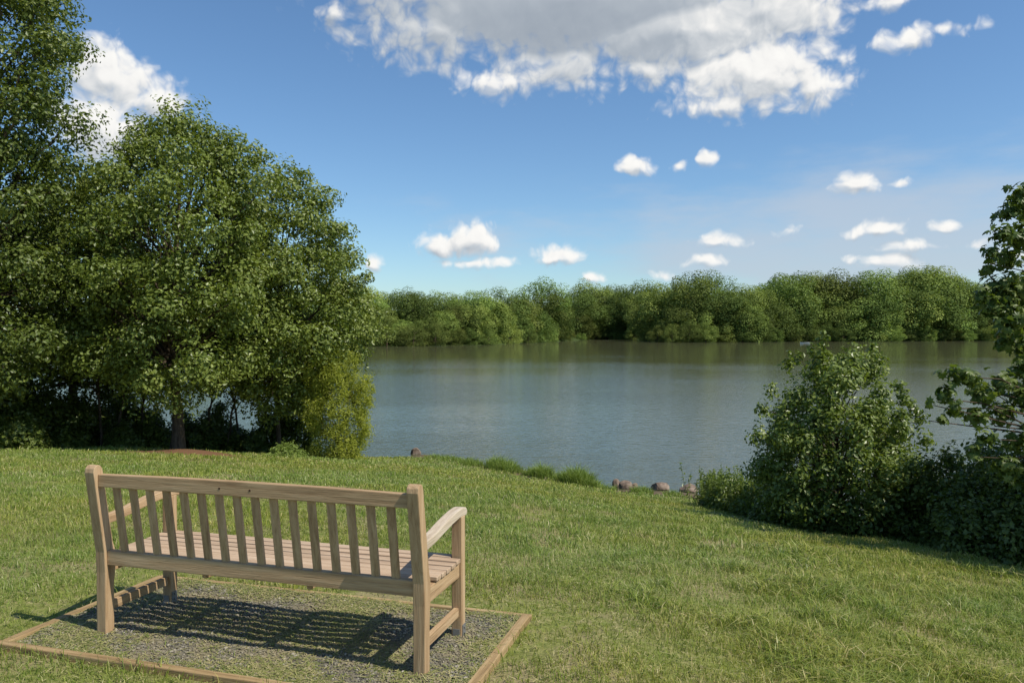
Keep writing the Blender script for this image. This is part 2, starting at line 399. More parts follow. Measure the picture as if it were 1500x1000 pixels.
# willow shrub
x, y = -4.75, 21.6
cl = env_clumps(x, y, [(.55, .85), (1.2, 1.0), (2.0, 1.0), (2.7, .75), (3.1, .4)], 46, .18, .34, 9)
for (px, py, q) in [(455, 545, .22), (520, 530, .22), (490, 520, .2), (535, 560, .2), (542, 585, .18), (528, 620, .25), (450, 610, .25), (470, 525, .16), (505, 515, .14), (545, 570, .12), (440, 580, .16)]:
    a = S(px, py, 21.6); cl.append((a[0], a[1]+rr_.uniform(-.3, .3), a[2], q))
tree('yellow-green willow shrub at the water edge', (x, y, gz(x, y)-.05), (x, y, 2.8), .035, cl, 28000, .10, m_willow, 9, name='shrub', category='shrub', wid=.10, forkz=.05, flat=1.6, shell=1.5)

# left undergrowth
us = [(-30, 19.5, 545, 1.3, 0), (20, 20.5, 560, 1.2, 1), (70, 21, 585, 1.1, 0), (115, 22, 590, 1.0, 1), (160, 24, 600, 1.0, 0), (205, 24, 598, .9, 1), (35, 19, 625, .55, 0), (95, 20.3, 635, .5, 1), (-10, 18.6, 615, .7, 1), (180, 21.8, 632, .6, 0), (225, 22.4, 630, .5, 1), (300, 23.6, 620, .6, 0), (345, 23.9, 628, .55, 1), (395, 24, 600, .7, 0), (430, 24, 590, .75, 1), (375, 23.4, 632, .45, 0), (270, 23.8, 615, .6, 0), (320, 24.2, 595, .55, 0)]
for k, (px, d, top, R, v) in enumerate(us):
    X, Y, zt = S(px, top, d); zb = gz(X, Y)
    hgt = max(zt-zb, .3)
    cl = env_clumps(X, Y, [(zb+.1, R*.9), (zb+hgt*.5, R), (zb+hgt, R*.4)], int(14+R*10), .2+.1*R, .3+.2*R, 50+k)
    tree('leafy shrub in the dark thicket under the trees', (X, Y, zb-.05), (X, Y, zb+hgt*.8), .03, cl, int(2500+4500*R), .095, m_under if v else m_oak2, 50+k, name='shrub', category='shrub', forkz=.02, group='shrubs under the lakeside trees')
X, Y, zt = S(418, 652, 20.8); zb = gz(X, Y)
cl = env_clumps(X, Y, [(zb+.02, .6), (zb+.15, .5), (zb+.28, .25)], 16, .1, .2, 80)
tree('low bright green shrub at the foot of the trees', (X, Y, zb-.05), (X, Y, zb+.25), .012, cl, 3800, .075, m_weed, 80, name='shrub', category='shrub', forkz=.02, shell=1.3, wid=.16)

# right main bush
x, y = 5.42, 13.0
zb = gz(x, y)
pr = [(zb+.1, 1.2), (zb+.9, 1.45), (zb+1.6, 1.35), (zb+2.2, 1.05), (zb+2.6, .75), (zb+2.9, .4)]
cl = env_clumps(x, y, pr, 115, .16, .38, 12)
for (px, py, rr) in [(1203, 500, .10), (1205, 518, .14), (1200, 535, .17), (1205, 486, .07), (1190, 512, .09), (1212, 495, .07), (1280, 508, .09), (1280, 522, .14), (1283, 545, .2), (1292, 530, .1), (1155, 535, .13), (1158, 518, .07), (1325, 585, .16), (1318, 566, .12), (1170, 522, .09), (1255, 545, .12), (1235, 525, .09), (1130, 572, .13), (1118, 600, .15), (1110, 640, .2), (1120, 690, .22), (1140, 730, .22), (1348, 615, .15), (1358, 645, .17), (1340, 600, .12)]:
    a = S(px, py, 13.0); cl.append((a[0], a[1], a[2], rr))
tree('large rounded leafy shrub beside the lake', (x, y, zb-.05), (x, y, zb+2.6), .045, cl, 46000, .072, m_bush, 12, name='shrub', category='shrub', forkz=.03, shell=1.8, flat=1.15)
rs = [(1400, 11.6, 662, 1.0), (1470, 10.6, 655, 1.0), (1540, 10.0, 640, 1.0), (1345, 11.9, 725, .6), (1440, 10.0, 735, .55), (1500, 9.6, 745, .6), (1325, 13.5, 670, .7), (1290, 12.2, 752, .38), (1190, 13.3, 742, .4), (1390, 10.9, 770, .4), (1240, 12.6, 758, .35), (1580, 9.4, 720, .8), (1075, 15.6, 706, .5), (1110, 14.8, 712, .55), (1140, 14.0, 730, .5), (1050, 16.2, 718, .3)]
for k, (px, d, top, R) in enumerate(rs):
    X, Y, zt = S(px, top, d); zb = gz(X, Y); hgt = max(zt-zb, .3)
    cl = env_clumps(X, Y, [(zb+.05, R*.9), (zb+hgt*.5, R), (zb+hgt, R*.35)], int(14+R*20), .13+.08*R, .2+.16*R, 90+k)
    tree('low dark green shrub on the lake bank', (X, Y, zb-.05), (X, Y, zb+hgt*.8), .025, cl, int(2500+8000*R), .068, m_bush if k > 11 or k == 6 else (m_oak2 if k % 3 else m_under), 90+k, name='shrub', category='shrub', forkz=.02, shell=1.9, group='shrubs along the lake bank')

# sycamore at the edge
x, y = 7.7, 9.6
cl = []
rs = np.random.default_rng(5)
for (px, py, rr, dd) in [(1492, 285, .17, 9.5), (1478, 310, .2, 9.6), (1500, 345, .24, 9.4), (1465, 345, .14, 9.4), (1475, 380, .22, 9.7), (1450, 372, .12, 9.4), (1500, 420, .26, 9.5), (1462, 420, .2, 9.6), (1445, 395, .1, 9.5), (1450, 450, .17, 9.5), (1485, 470, .24, 9.4), (1500, 510, .22, 9.5), (1470, 500, .15, 9.5), (1475, 440, .2, 9.5), (1440, 430, .12, 9.5), (1505, 300, .2, 9.7),
                          (1400, 545, .15, 9.0), (1420, 555, .16, 9.1), (1385, 575, .13, 9.0), (1440, 575, .18, 9.2), (1465, 560, .18, 9.3), (1400, 598, .14, 9.0), (1470, 600, .2, 9.3), (1430, 610, .15, 9.1), (1500, 580, .22, 9.4), (1445, 640, .15, 9.1), (1490, 645, .2, 9.3), (1380, 615, .08, 9.0), (1470, 680, .18, 9.2), (1500, 700, .22, 9.3), (1430, 660, .13, 9.1), (1500, 540, .2, 9.4), (1365, 590, .07, 9.0)]:
    a = S(px, py, dd); cl.append((*a, rr))
for _ in range(46):
    a = rs.uniform(0, 6.28); q = rs.uniform(.3, 1.25); c = (x+.35+q*math.cos(a)*.95, y+q*math.sin(a), rs.uniform(2.4, 6.2), rs.uniform(.25, .4))
    if not (c[0]-c[3] < .635*c[1]): cl.append(c)
tree('sycamore tree with large lobed leaves above the bank', (x, y, gz(x, y)-.1), (x, y, 6.0), .1, cl, 14500, .096, m_syc, 15, shape='maple', forkz=.25, shell=1.6, extra=.4)
x, y = 9.0, 7.2  # out-of-view tree, added to throw a shadow on the lawn
pr = [(3.0, .9), (3.8, 1.5), (5.0, 1.6), (6.2, 1.0), (6.8, .4)]
tree('small leafy tree added out of view to shade the lawn beside the bank', (x, y, gz(x, y)-.1), (x, y, 6.2), .09, env_clumps(x, y, pr, 45, .3, .55, 16), 14000, .11, m_oak2, 16)

# ------------------------------------------------------------------ weeds and tufts
def plant(label, X, Y, h, R, n, kind, seed, mt, group):
    r = np.random.default_rng(seed); zb = gz(X, Y)
    if kind == 'tuft':
        a = r.uniform(0, 6.28, n); q = R*np.sqrt(r.random(n)); px = q*np.cos(a); py = q*np.sin(a)
        zz = height(X+px, Y+py)-zb
        V, Q, T = blades(px, py, zz, h*r.uniform(.4, 1.2, n)*(1-.4*q/R), np.full(n, .014), r.uniform(.2, .9, n), r)
        me = mesh_np('plant', V, [Q, T], [mt])
    else:
        P = []; NN = []; parts = []
        for _ in range(n):
            a = r.uniform(0, 6.28); q = R*math.sqrt(r.random()); b = np.array([q*math.cos(a), q*math.sin(a), .05])
            hh = h*r.uniform(.6, 1.05); tp = b+np.array([r.normal()*.12*hh, r.normal()*.12*hh, hh])
            u = np.linspace(.12, 1, 30)[:, None]; pts = b+(tp-b)*u
            parts.append(tube(np.array([(0, 0, 0), b*.8, b+(tp-b)*.5, tp]), np.array([.006, .005, .004, .002]), 3))
            P.append(pts+r.normal(size=pts.shape)*.04*(1.25-u)); NN.append(rdir(30, r))
        P = np.concatenate(P); NN = np.concatenate(NN)
        V, F = leaves(P, NN, .095*r.uniform(.6, 1.2, len(P)), .15, r=r); V2, F2 = merge(parts)
        me = mesh_np('plant', np.concatenate([V, V2]), [F, F2+len(V)], [mt])
    obj('plant', me, loc=(X, Y, zb), label=label, category='plant', group=group)
for k, (px, d, h, R, n) in enumerate([(733, 22.4, .55, .45, 1100), (750, 22.1, .4, .3, 500), (795, 21.1, .6, .3, 700), (845, 20.3, .66, .4, 1200), (866, 20.0, .46, .3, 600), (940, 19.2, .28, .3, 420), (690, 23.1, .34, .4, 500), (890, 19.6, .24, .25, 300), (985, 18.8, .24, .25, 320), (780, 21.7, .34, .3, 400), (815, 20.9, .34, .3, 400), (660, 24, .24, .4, 380), (640, 24.3, .24, .4, 320)]):
    X, Y, _ = S(px, 600, d); plant('tuft of long green grass at the water edge', X, Y, h, R, n, 'tuft', 200+k, m_weed, 'grass tufts along the shore')
for k in range(20):
    px = 1035+k*7.5+rng.uniform(-5, 5); d = 16.6-k*.17+rng.uniform(-.4, .4); X, Y, _ = S(px, 600, d)
    plant('tall spiky green weed on the lake bank', X, Y, rng.uniform(.6, .95), .35, 20, 'weed', 230+k, m_bush, 'tall weeds on the bank')
for k in range(14):
    px = 1370+k*14; d = 12.2-k*.17+rng.uniform(-.3, .3); X, Y, _ = S(px, 600, d)
    plant('tall reed-like weed on the lake bank', X, Y, rng.uniform(1.1, 1.5), .3, 16, 'weed', 260+k, m_bush, 'tall weeds on the bank')

# ------------------------------------------------------------------ far wood
protos = []
for v in range(8):
    r = np.random.default_rng(500+v)
    if v < 5: prof = [(.10, .26), (.32, .44), (.52, .50), (.68, .45), (.79, .33), (.86, .16)]
    elif v < 7: prof = [(.02, .38), (.25, .50), (.5, .50), (.68, .38), (.78, .22)]
    else: prof = [(.08, .28), (.4, .38), (.65, .36), (.85, .18)]
    cl = env_clumps(0, 0, [(a*20, b*20) for a, b in prof], 26, 2.4, 4.2, 500+v, inner=.5, sep=.5)
    P, Nn = clump_pts(cl, 10500, .8, .6, 6.0, r, lobe=.22, jit=.24)
    V, F = leaves(P, Nn, .46*r.uniform(.6, 1.3, len(P)), .42, r=r)
    V2, F2 = limbs((0, 0, -1), (0, 0, 14), .32, cl, 500+v, 4)
    F2 = np.asarray(F2)+len(V)
    protos.append(mesh_np('far_tree', np.concatenate([V, V2]), [F, F2], [m_far, m_bark], mi=np.concatenate([np.zeros(len(F)), np.ones(len(F2))])))
rf = np.random.default_rng(78)
nfar = 0
topPX = [0, 500, 560, 600, 690, 750, 800, 850, 900, 950, 1010, 1060, 1100, 1200, 1300, 1360, 1400, 1440, 1500, 1700]
topPY = [418, 418, 426, 429, 426, 418, 415, 417, 419, 417, 404, 408, 404, 400, 402, 388, 400, 412, 404, 408]
def fardepth(tt, off_):
    y = float(fshore(tt))+off_
    return y+4*math.sin(tt*y*.11)+2*math.sin(tt*y*.31)
rows = [(0.5, 6.0, 'b'), (7, 9.0, 'm'), (16, 10.5, 't'), (30, 12.0, 't'), (46, 13.0, 't')]
for off_, sp, kd in rows:
    tt = -.40
    while tt < .72:
        D = float(fshore(tt)); px = 750+tt*F0
        y = fardepth(tt, off_+rf.uniform(-3, 3)); x = tt*y
        z = gz(x, y)
        zt = CAMZ+(HOR-np.interp(px, topPX, topPY))/F0*y
        full = max(zt-z, 12)
        if kd == 'b': Hh = rf.uniform(4, 10); v = rf.integers(5, 7); w = rf.uniform(.95, 1.3)
        elif kd == 'm': Hh = full*rf.uniform(.5, .85); v = rf.integers(0, 8); w = rf.uniform(.9, 1.2)
        else: Hh = full*rf.uniform(.78, 1.12); v = rf.integers(0, 5); w = rf.uniform(.80, 1.1)
        hid = px < 420
        if nfar < 298:
            o = bpy.data.objects.new('tree', protos[v]); COL.objects.link(o)
            s = Hh/19.0; o.scale = (s*w*(1.1 if kd != 't' else 1.0), s*w, s); o.location = (x, y, max(z, 0)-.3)
            o.rotation_euler = (0, 0, rf.uniform(0, 6.28))
            o['label'] = 'low bushy tree overhanging the far shore of the lake' if kd == 'b' else 'full green woodland tree on the far side of the lake'
            o['category'] = 'tree'; o['group'] = 'trees of the wood across the lake'; nfar += 1
        tt += sp/D*rf.uniform(.7, 1.3)*(2.2 if hid else 1)*min(1, (full/22 if kd != 'b' else 1))
print('far trees', nfar)
# the interior of the wood behind the shore trees, one continuous mass
cl = []
for off_ in (12, 24, 38, 56):
    tt = -.55
    while tt < .80:
        y = fardepth(tt, off_+rf.uniform(-3, 3)); x = tt*y; z = max(gz(x, y), 0); px = 750+tt*F0
        zt = CAMZ+(HOR-np.interp(px, topPX, topPY))/F0*y; full = max(zt-z, 10)
        for hh in (.10, .30, .48):
            cl.append((x+rf.uniform(-2, 2), y+rf.uniform(-2, 2), z+full*(hh+rf.uniform(-.07, .07)), rf.uniform(2.6, 4.0)))
        tt += 7.0/y
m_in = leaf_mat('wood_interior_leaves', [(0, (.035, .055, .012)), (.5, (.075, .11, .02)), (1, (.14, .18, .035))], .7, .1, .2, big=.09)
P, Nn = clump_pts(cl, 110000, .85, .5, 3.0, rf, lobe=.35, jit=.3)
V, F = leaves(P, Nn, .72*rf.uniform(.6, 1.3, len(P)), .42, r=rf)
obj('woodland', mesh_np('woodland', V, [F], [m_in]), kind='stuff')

# ------------------------------------------------------------------ wood / bench
def wood(name, lo, mid, hi, rough=.75):
    m, t = mat(name)
    at = t.n('ShaderNodeAttribute'); at.attribute_name = 'gc'; v = at.outputs['Vector']
    s1 = t.v('MULTIPLY', v, (2.2, 45, 45)); s2 = t.v('MULTIPLY', v, (9, 190, 190)); s3 = t.v('MULTIPLY', v, (1.1, 5, 5))
    a = t.noise(s1, 1, 5, .6, .4); b = t.noise(s2, 1, 3, .6); c3 = t.noise(s3, 1, 3)
    f = t.m('ADD', t.m('MULTIPLY', a, .55), t.m('ADD', t.m('MULTIPLY', b, .25), t.m('MULTIPLY', c3, .25)))
    c = t.ramp(f, [(.36, lo), (.52, mid), (.68, hi)])
    g = t.n('ShaderNodeNewGeometry')
    c = t.mix(t.m('MULTIPLY', t.m('SUBTRACT', g.outputs['Random Per Island'], .2), .4, clamp=True), c, t.mix(1., c, (.72, .72, .74), 'MULTIPLY'))
    cr = t.smooth(b, .60, .72)
    c = t.mix(t.m('MULTIPLY', cr, .55), c, t.mix(1., c, (.45, .4, .36), 'MULTIPLY'))
    finish(t, principled(t, c, rough, .2, bump(t, t.m('ADD', a, t.m('MULTIPLY', b, .6)), .6, .005)).outputs[0]); return m
m_wood = wood('weathered_teak', (.26, .16, .082), (.44, .295, .162), (.57, .41, .245))
m_seat = wood('pale_teak_seat', (.30, .20, .13), (.47, .335, .22), (.59, .45, .32))
m_arm = wood('pale_grey_teak', (.38, .29, .19), (.55, .45, .33), (.68, .59, .46))
m_edge = wood('edging_timber', (.17, .11, .05), (.34, .23, .11), (.49, .36, .19))
m_steel, t = mat('galvanised_steel'); finish(t, principled(t, (.25, .245, .23), .6, .4, metal=.6).outputs[0])
m_knot, t = mat('wood_plug'); finish(t, principled(t, (.07, .04, .025), .8, .2).outputs[0])

class MB:
    def __init__(s): s.V = []; s.F = []; s.G = []; s.M = []; s.r = np.random.default_rng(3)
    def prism(s, prof, lo, hi, plane='yz', grain=0, bev=.004, T=None, mi=0):
        bm = bmesh.new()
        mk = {'yz': lambda a, b, c: (c, a, b), 'xz': lambda a, b, c: (a, c, b), 'xy': lambda a, b, c: (a, b, c)}[plane]
        A = [bm.verts.new(mk(p[0], p[1], lo)) for p in prof]; B = [bm.verts.new(mk(p[0], p[1], hi)) for p in prof]
        n = len(prof); bm.faces.new(A[::-1]); bm.faces.new(B)
        for i in range(n): bm.faces.new((A[i], A[(i+1) % n], B[(i+1) % n], B[i]))
        bmesh.ops.recalc_face_normals(bm, faces=bm.faces)
        if bev:
            es = [e for e in bm.edges if e.calc_face_angle(0) > math.radians(25)]
            bmesh.ops.bevel(bm, geom=es, offset=bev, segments=2, affect='EDGES', profile=.6, clamp_overlap=True)
        bm.verts.index_update(); o = len(s.V); ofs = s.r.uniform(-20, 20, 3)
        oth = [k for k in range(3) if k != grain]
        for v in bm.verts:
            s.G.append((v.co[grain]+ofs[0], v.co[oth[0]]+ofs[1], v.co[oth[1]]+ofs[2]))
            co = v.co.copy()
            if T is not None: co = T @ co
            s.V.append(tuple(co))
        for f in bm.faces: s.F.append([o+v.index for v in f.verts]); s.M.append(mi)
        bm.free()
    def box(s, x0, x1, y0, y1, z0, z1, grain=0, bev=.004, T=None, mi=0):
        s.prism([(y0, z0), (y1, z0), (y1, z1), (y0, z1)], x0, x1, 'yz', grain, bev, T, mi)
    def mesh(s, name, mats):
        me = bpy.data.meshes.new(name); me.from_pydata(s.V, [], s.F); me.update()
        for m in mats: me.materials.append(m)
        me.polygons.foreach_set('material_index', s.M)
        a = me.attributes.new('gc', 'FLOAT_VECTOR', 'POINT'); a.data.foreach_set('vector', np.array(s.G, dtype=np.float32).ravel())
        return me

ang = math.atan2(BX[1], BX[0])
bench = obj('park_bench', None, loc=(BO[0], BO[1], PADZ), label='weathered teak garden bench on a gravel pad facing the lake', category='bench')
bench.rotation_euler = (0, 0, ang)
L = 1.88; PW = .031
def backy(z): return -.002-(max(z-.44, 0))*.155
rear = [(-.034, 0), (-.034, .34), (-.040, .45), (-.110, .895), (-.106, .918), (-.092, .932), (-.072, .934), (-.056, .922), (-.047, .90), (.020, .50), (.038, .45), (.040, .36), (.028, .25), (.028, 0)]
for xc in (0, -L):
    b = MB(); b.prism(rear, xc-PW, xc+PW, 'yz', 2, .005); obj('leg', b.mesh('rear_leg', [m_wood]), bench)
for xc in (0, -L):
    b = MB(); b.box(xc-.029, xc+.029, .472, .532, .004, .655, 2, .005); obj('leg', b.mesh('front_leg', [m_wood]), bench)
# backrest
b = MB()
yt = backy(.845)
prof = [(-L+PW, .816), (-PW, .816), (-PW, .884), (-L*.25, .891), (-L*.5, .893), (-L*.75, .891), (-L+PW, .884)]
b.prism(prof, yt-.018, yt+.018, 'xz', 0, .005)
b.box(-L+PW, -PW, -.022, .020, .378, .456, 0, .005)
ns = 16
for i in range(ns):
    xc = -L+PW+(L-2*PW)*(i+.95)/(ns+.9)
    z0, z1 = .450, .824
    y0, y1 = backy(z0)+.002, backy(z1)
    b.prism([(y0-.009, z0), (y0+.009, z0), (y1+.009, z1), (y1-.009, z1)], xc-.021, xc+.021, 'yz', 2, .003)
for xk in (-1.08, -.90):
    T = Matrix.Translation((xk, yt-.0185, .852))
    pr = [(.006*math.cos(a*math.pi/5), .006*math.sin(a*math.pi/5)) for a in range(10)]
    b.prism(pr, -.001, .001, 'xz', 0, 0, T, 1)
obj('backrest', b.mesh('backrest', [m_wood, m_knot]), bench)
# seat
b = MB()
ys_ = np.linspace(.052, .535, 8)
for i in range(7):
    zc = .432-.012*math.sin(math.pi*(i+.5)/7)-(.004 if i == 6 else 0)
    xe = .028
    xl, xr = (-L-xe, xe) if 0 < i < 6 else (-L+PW+.002, -PW-.002)
    b.box(xl, xr, ys_[i]+.005, ys_[i+1]-.006, zc-.011, zc+.011, 0, .004)
obj('seat', b.mesh('seat', [m_seat]), bench)
b = MB()
b.box(-L+.03, -.03, .490, .515, .325, .408, 0, .004)
for xc in (0, -L):
    b.box(xc-.018, xc+.018, .030, .470, .330, .406, 1, .004)
for xc in (-L/3, -2*L/3):
    b.box(xc-.014, xc+.014, .021, .489, .345, .405, 1, .004)
obj('seat_frame', b.mesh('seat_frame', [m_wood]), bench)
for xc in (0, -L):
    b = MB(); b.box(xc-.014, xc+.014, .029, .471, .115, .165, 1, .004); obj('side_rail', b.mesh('side_rail', [m_wood]), bench)
# armrests
topc = [(-.01, .645), (.06, .648), (.13, .656), (.22, .671), (.32, .687), (.42, .698), (.50, .701), (.545, .694), (.566, .678), (.566, .658), (.55, .647)]
botc = [(.53, .652), (.45, .655), (.35, .646), (.24, .630), (.14, .614), (.06, .605), (-.012, .600)]
for xc in (0, -L):
    b = MB(); b.prism(topc+botc, xc-.028, xc+.028, 'yz', 1, .005)
    obj('armrest', b.mesh('armrest', [m_arm if xc == 0 else m_wood]), bench)  # only the right armrest takes the paler, greyer teak colours
# brackets
for xc in (0, -L):
    b = MB()
    b.box(xc+.0295, xc+.0335, .480, .524, .001, .070, 2, .001)
    b.box(xc+.0295, xc+.075, .480, .524, .0, .004, 2, .001)
    for z in (.025, .055):
        pr = [(.502+.007*math.cos(a*math.pi/3), z+.007*math.sin(a*math.pi/3)) for a in range(6)]
        b.prism(pr, xc+.0335, xc+.040, 'yz', 2, .001)
    b.box(xc-.020, xc+.020, .4665, .4705, .001, .05, 2, .001)
    b.box(xc-.020, xc+.020, .435, .4705, .0, .004, 2, .001)
    obj('bracket', b.mesh('bracket', [m_steel]), bench)

# timber edging
ed = obj('timber_edging', None, loc=(BO[0], BO[1], PADZ), label='low timber edging boards framing the gravel pad', category='edging')
ed.rotation_euler = (0, 0, ang)
for (x0, x1, y0, y1, zt_, gr) in [(PX0, PX1, PY0, PY0+.048, .024, 0), (PX0, PX1, PY1-.036, PY1, .014, 0), (PX0, PX0+.05, PY0+.049, PY1-.037, .022, 1), (PX1-.05, PX1, PY0+.049, PY1-.037, .023, 1)]:
    b = MB(); b.box(x0, x1, y0, y1, -.06, zt_, gr, .006); obj('board', b.mesh('board', [m_edge]), ed)

# gravel
m_grav, t = mat('gravel_stone')
g = t.n('ShaderNodeNewGeometry'); tc = t.n('ShaderNodeTexCoord')
c = t.ramp(g.outputs['Random Per Island'], [(0, (.10, .092, .075)), (.4, (.19, .175, .14)), (.75, (.28, .255, .20)), (.93, (.36, .33, .27)), (1, (.47, .43, .36))])
nz = t.noise(tc.outputs['Object'], 90, 3); c = t.mix(t.smooth(nz, .3, .7), t.mix(1., c, (.7, .7, .67), 'MULTIPLY'), c)
c = t.mix(t.smooth(t.noise(tc.outputs['Object'], 3.0, 4), .40, .6, 0.05, .65), c, (.27, .225, .13))
finish(t, principled(t, c, .9, .15).outputs[0])
bm = bmesh.new(); bmesh.ops.create_icosphere(bm, subdivisions=1, radius=1); bm.verts.index_update()
IV = np.array([v.co[:] for v in bm.verts]); IF = np.array([[v.index for v in f.verts] for f in bm.faces]); bm.free()
n = 24000
px = rng.uniform(PX0+.055, PX1-.055, n); py = rng.uniform(PY0+.052, PY1-.045, n); sz = rng.uniform(.002, .005, n)*rng.choice([1, 1, 1, 1, 1.8], n)
J = IV[None]*(1+rng.uniform(-.3, .3, (n, len(IV), 1)))*sz[:, None, None]*np.stack([rng.uniform(.8, 1.6, n), rng.uniform(.8, 1.3, n), rng.uniform(.5, .9, n)], 1)[:, None]
a = rng.uniform(0, 6.28, n); ca, sa = np.cos(a)[:, None], np.sin(a)[:, None]
V = np.stack([J[..., 0]*ca-J[..., 1]*sa, J[..., 0]*sa+J[..., 1]*ca, J[..., 2]], -1)
# gentle unevenness of the gravel bed
def bedz(u, v): return (vnoise(u+5, v+5, .16, 31)-.5)*.022
V += np.stack([px, py, np.full(n, .006)+bedz(px, py)+sz*.3], 1)[:, None]
V = V.reshape(-1, 3); Fg = (IF[None]+(np.arange(n)*len(IV))[:, None, None]).reshape(-1, 3)
gu = np.linspace(PX0+.02, PX1-.02, 110); gv = np.linspace(PY0+.02, PY1-.02, 54); GU, GVv = np.meshgrid(gu, gv)
k = len(V); V = np.concatenate([V, np.stack([GU, GVv, bedz(GU, GVv)+.004], -1).reshape(-1, 3)])
Ig = np.arange(110*54).reshape(54, 110)+k
Fq = np.stack([Ig[:-1, :-1], Ig[:-1, 1:], Ig[1:, 1:], Ig[1:, :-1]], -1).reshape(-1, 4)
go = obj('gravel', mesh_np('gravel', V, [Fg, Fq], [m_grav]), loc=(BO[0], BO[1], PADZ), kind='stuff'); go.rotation_euler = (0, 0, ang)
# clippings and sparse turf creeping into the pad
m_clip, t = mat('dry_clippings'); g = t.n('ShaderNodeNewGeometry')
c = t.ramp(g.outputs['Random Per Island'], [(0, (.13, .18, .035)), (.5, (.26, .25, .09)), (1, (.44, .38, .19))]); finish(t, principled(t, c, .8, .15).outputs[0])
def clip(x, y, z, n):
    a = rng.uniform(0, 6.28, n); l = rng.uniform(.012, .05, n); w = rng.uniform(.0012, .0028, n)
    d = np.stack([np.cos(a), np.sin(a), rng.normal(size=n)*.12], 1); s = np.stack([-np.sin(a), np.cos(a), np.zeros(n)], 1)*w[:, None]
    P = np.stack([x, y, z], 1); V = np.stack([P-s, P+s, P+d*l[:, None]+s*.6, P+d*l[:, None]-s*.6], 1).reshape(-1, 3)
    return V, np.arange(n)[:, None]*4+np.array([0, 1, 2, 3])
n = 44000
a_ = rng.uniform(PX0+.04, PX1-.04, n); b_ = rng.uniform(PY0+.04, PY1-.04, n)
ed_ = np.minimum(np.minimum(a_-PX0, PX1-a_), np.minimum(b_-PY0, PY1-b_))
kp = rng.random(n) < np.clip((vnoise(a_*1+9, b_+9, .2, 12)*.6+vnoise(a_*1+9, b_+9, .55, 13)*.6)*1.9-.7+np.exp(-(ed_/.12)**2)*.6, .08, 1); a_, b_ = a_[kp], b_[kp]
x1 = BO[0]+a_*BX[0]+b_*BY[0]; y1 = BO[1]+a_*BX[1]+b_*BY[1]; z1 = np.full(len(x1), PADZ+.010)+bedz(a_, b_)+rng.uniform(0, .005, len(x1))
n = 34000; y2 = np.sqrt(rng.uniform(8, 60, n)); x2 = rng.uniform(-.8, .75, n)*y2; kp = (pad_d(x2, y2) > .02); x2, y2 = x2[kp], y2[kp]
z2 = height(x2, y2)+rng.uniform(.008, .03, len(x2))
X = np.concatenate([x1, x2]); V, F = clip(X, np.concatenate([y1, y2]), np.concatenate([z1, z2]), len(X))
obj('grass_clippings', mesh_np('grass_clippings', V, [F], [m_clip]), kind='stuff')
# short turf growing inside the frame edges
n = 14000; a_ = rng.uniform(PX0+.03, PX1-.03, n); b_ = rng.uniform(PY0+.03, PY1-.02, n)
ed_ = np.minimum(np.minimum(a_-PX0, PX1-a_), np.minimum(b_-PY0, PY1-b_))
kp = rng.random(n) < np.exp(-(ed_/.14)**2)*vnoise(a_+7, b_+3, .18, 21)*1.5+.12*(vnoise(a_+7, b_+3, .3, 22) > .5)+.5*np.exp(-((PY1-b_)/.1)**2); a_, b_ = a_[kp], b_[kp]
x1 = BO[0]+a_*BX[0]+b_*BY[0]; y1 = BO[1]+a_*BX[1]+b_*BY[1]; n = len(x1)
V, Q, T = blades(x1, y1, PADZ+bedz(a_, b_)+.004, rng.uniform(.012, .04, n), np.full(n, .0035), rng.uniform(.3, 1.2, n))
obj('sparse_turf', mesh_np('sparse_turf', V, [Q, T], [m_grass]), kind='stuff')

# ------------------------------------------------------------------ rocks
m_rock, t = mat('shore_rock'); tc = t.n('ShaderNodeTexCoord'); nz = t.noise(tc.outputs['Object'], 6, 6)
c = t.ramp(nz, [(.3, (.07, .05, .036)), (.5, (.18, .13, .095)), (.7, (.30, .235, .18))]); finish(t, principled(t, c, .85, .3, bump(t, nz, .8, .04)).outputs[0])
for k, (px, d, w, hh) in enumerate([(609, 25.7, .18, .16), (903, 20.4, .12, .14), (917, 20.1, .19, .17), (930, 20.2, .1, .1), (966, 20.0, .28, .15), (1010, 19.7, .25, .16), (1034, 19.2, .12, .10)]):
    bm = bmesh.new(); bmesh.ops.create_icosphere(bm, subdivisions=3, radius=1)
    r = np.random.default_rng(300+k); ds = rdir(9, r); th = r.uniform(.55, .9, 9)
    for v in bm.verts:
        q = np.array(v.co[:])
        for dd, h_ in zip(ds, th):
            e = q@dd
            if e > h_: q = q-dd*(e-h_)
        v.co = (q[0]*w, q[1]*w*.8, q[2]*hh*1.2)
    me = bpy.data.meshes.new('rock'); bm.to_mesh(me); bm.free(); me.materials.append(m_rock)
    X, Y, _ = S(px, 600, d)
    obj('rock', me, loc=(X, Y, max(gz(X, Y), -.02)+hh*.25), label='reddish brown rock lying at the water edge', category='rock', group='rocks along the shore')

# small boat
st_ = [(-1.9, .05, .5), (-1.3, .48, .42), (-.4, .62, .38), (.6, .6, .38), (1.5, .5, .42)]
V = []
for x_, w_, z_ in st_:
    V += [(x_, -w_, z_), (x_, -w_*.75, .05), (x_, 0, -.05), (x_, w_*.75, .05), (x_, w_, z_), (x_, w_*.85, z_-.03), (x_, 0, .12), (x_, -w_*.85, z_-.03)]
Fh = [(i*8+j, i*8+(j+1) % 8, (i+1)*8+(j+1) % 8, (i+1)*8+j) for i in range(4) for j in range(8)]+[tuple(range(8)), tuple(range(39, 31, -1))]
m_boat, t = mat('boat_paint'); finish(t, principled(t, (.7, .68, .64), .5, .4).outputs[0])
m_bin, t = mat('boat_red'); finish(t, principled(t, (.4, .07, .04), .6, .3).outputs[0])
bx, by = (1180-750)/F0*272, 272
bt = obj('rowing_boat', None, loc=(bx, by, 0), label='small white rowing boat on the lake near the trees', category='boat')
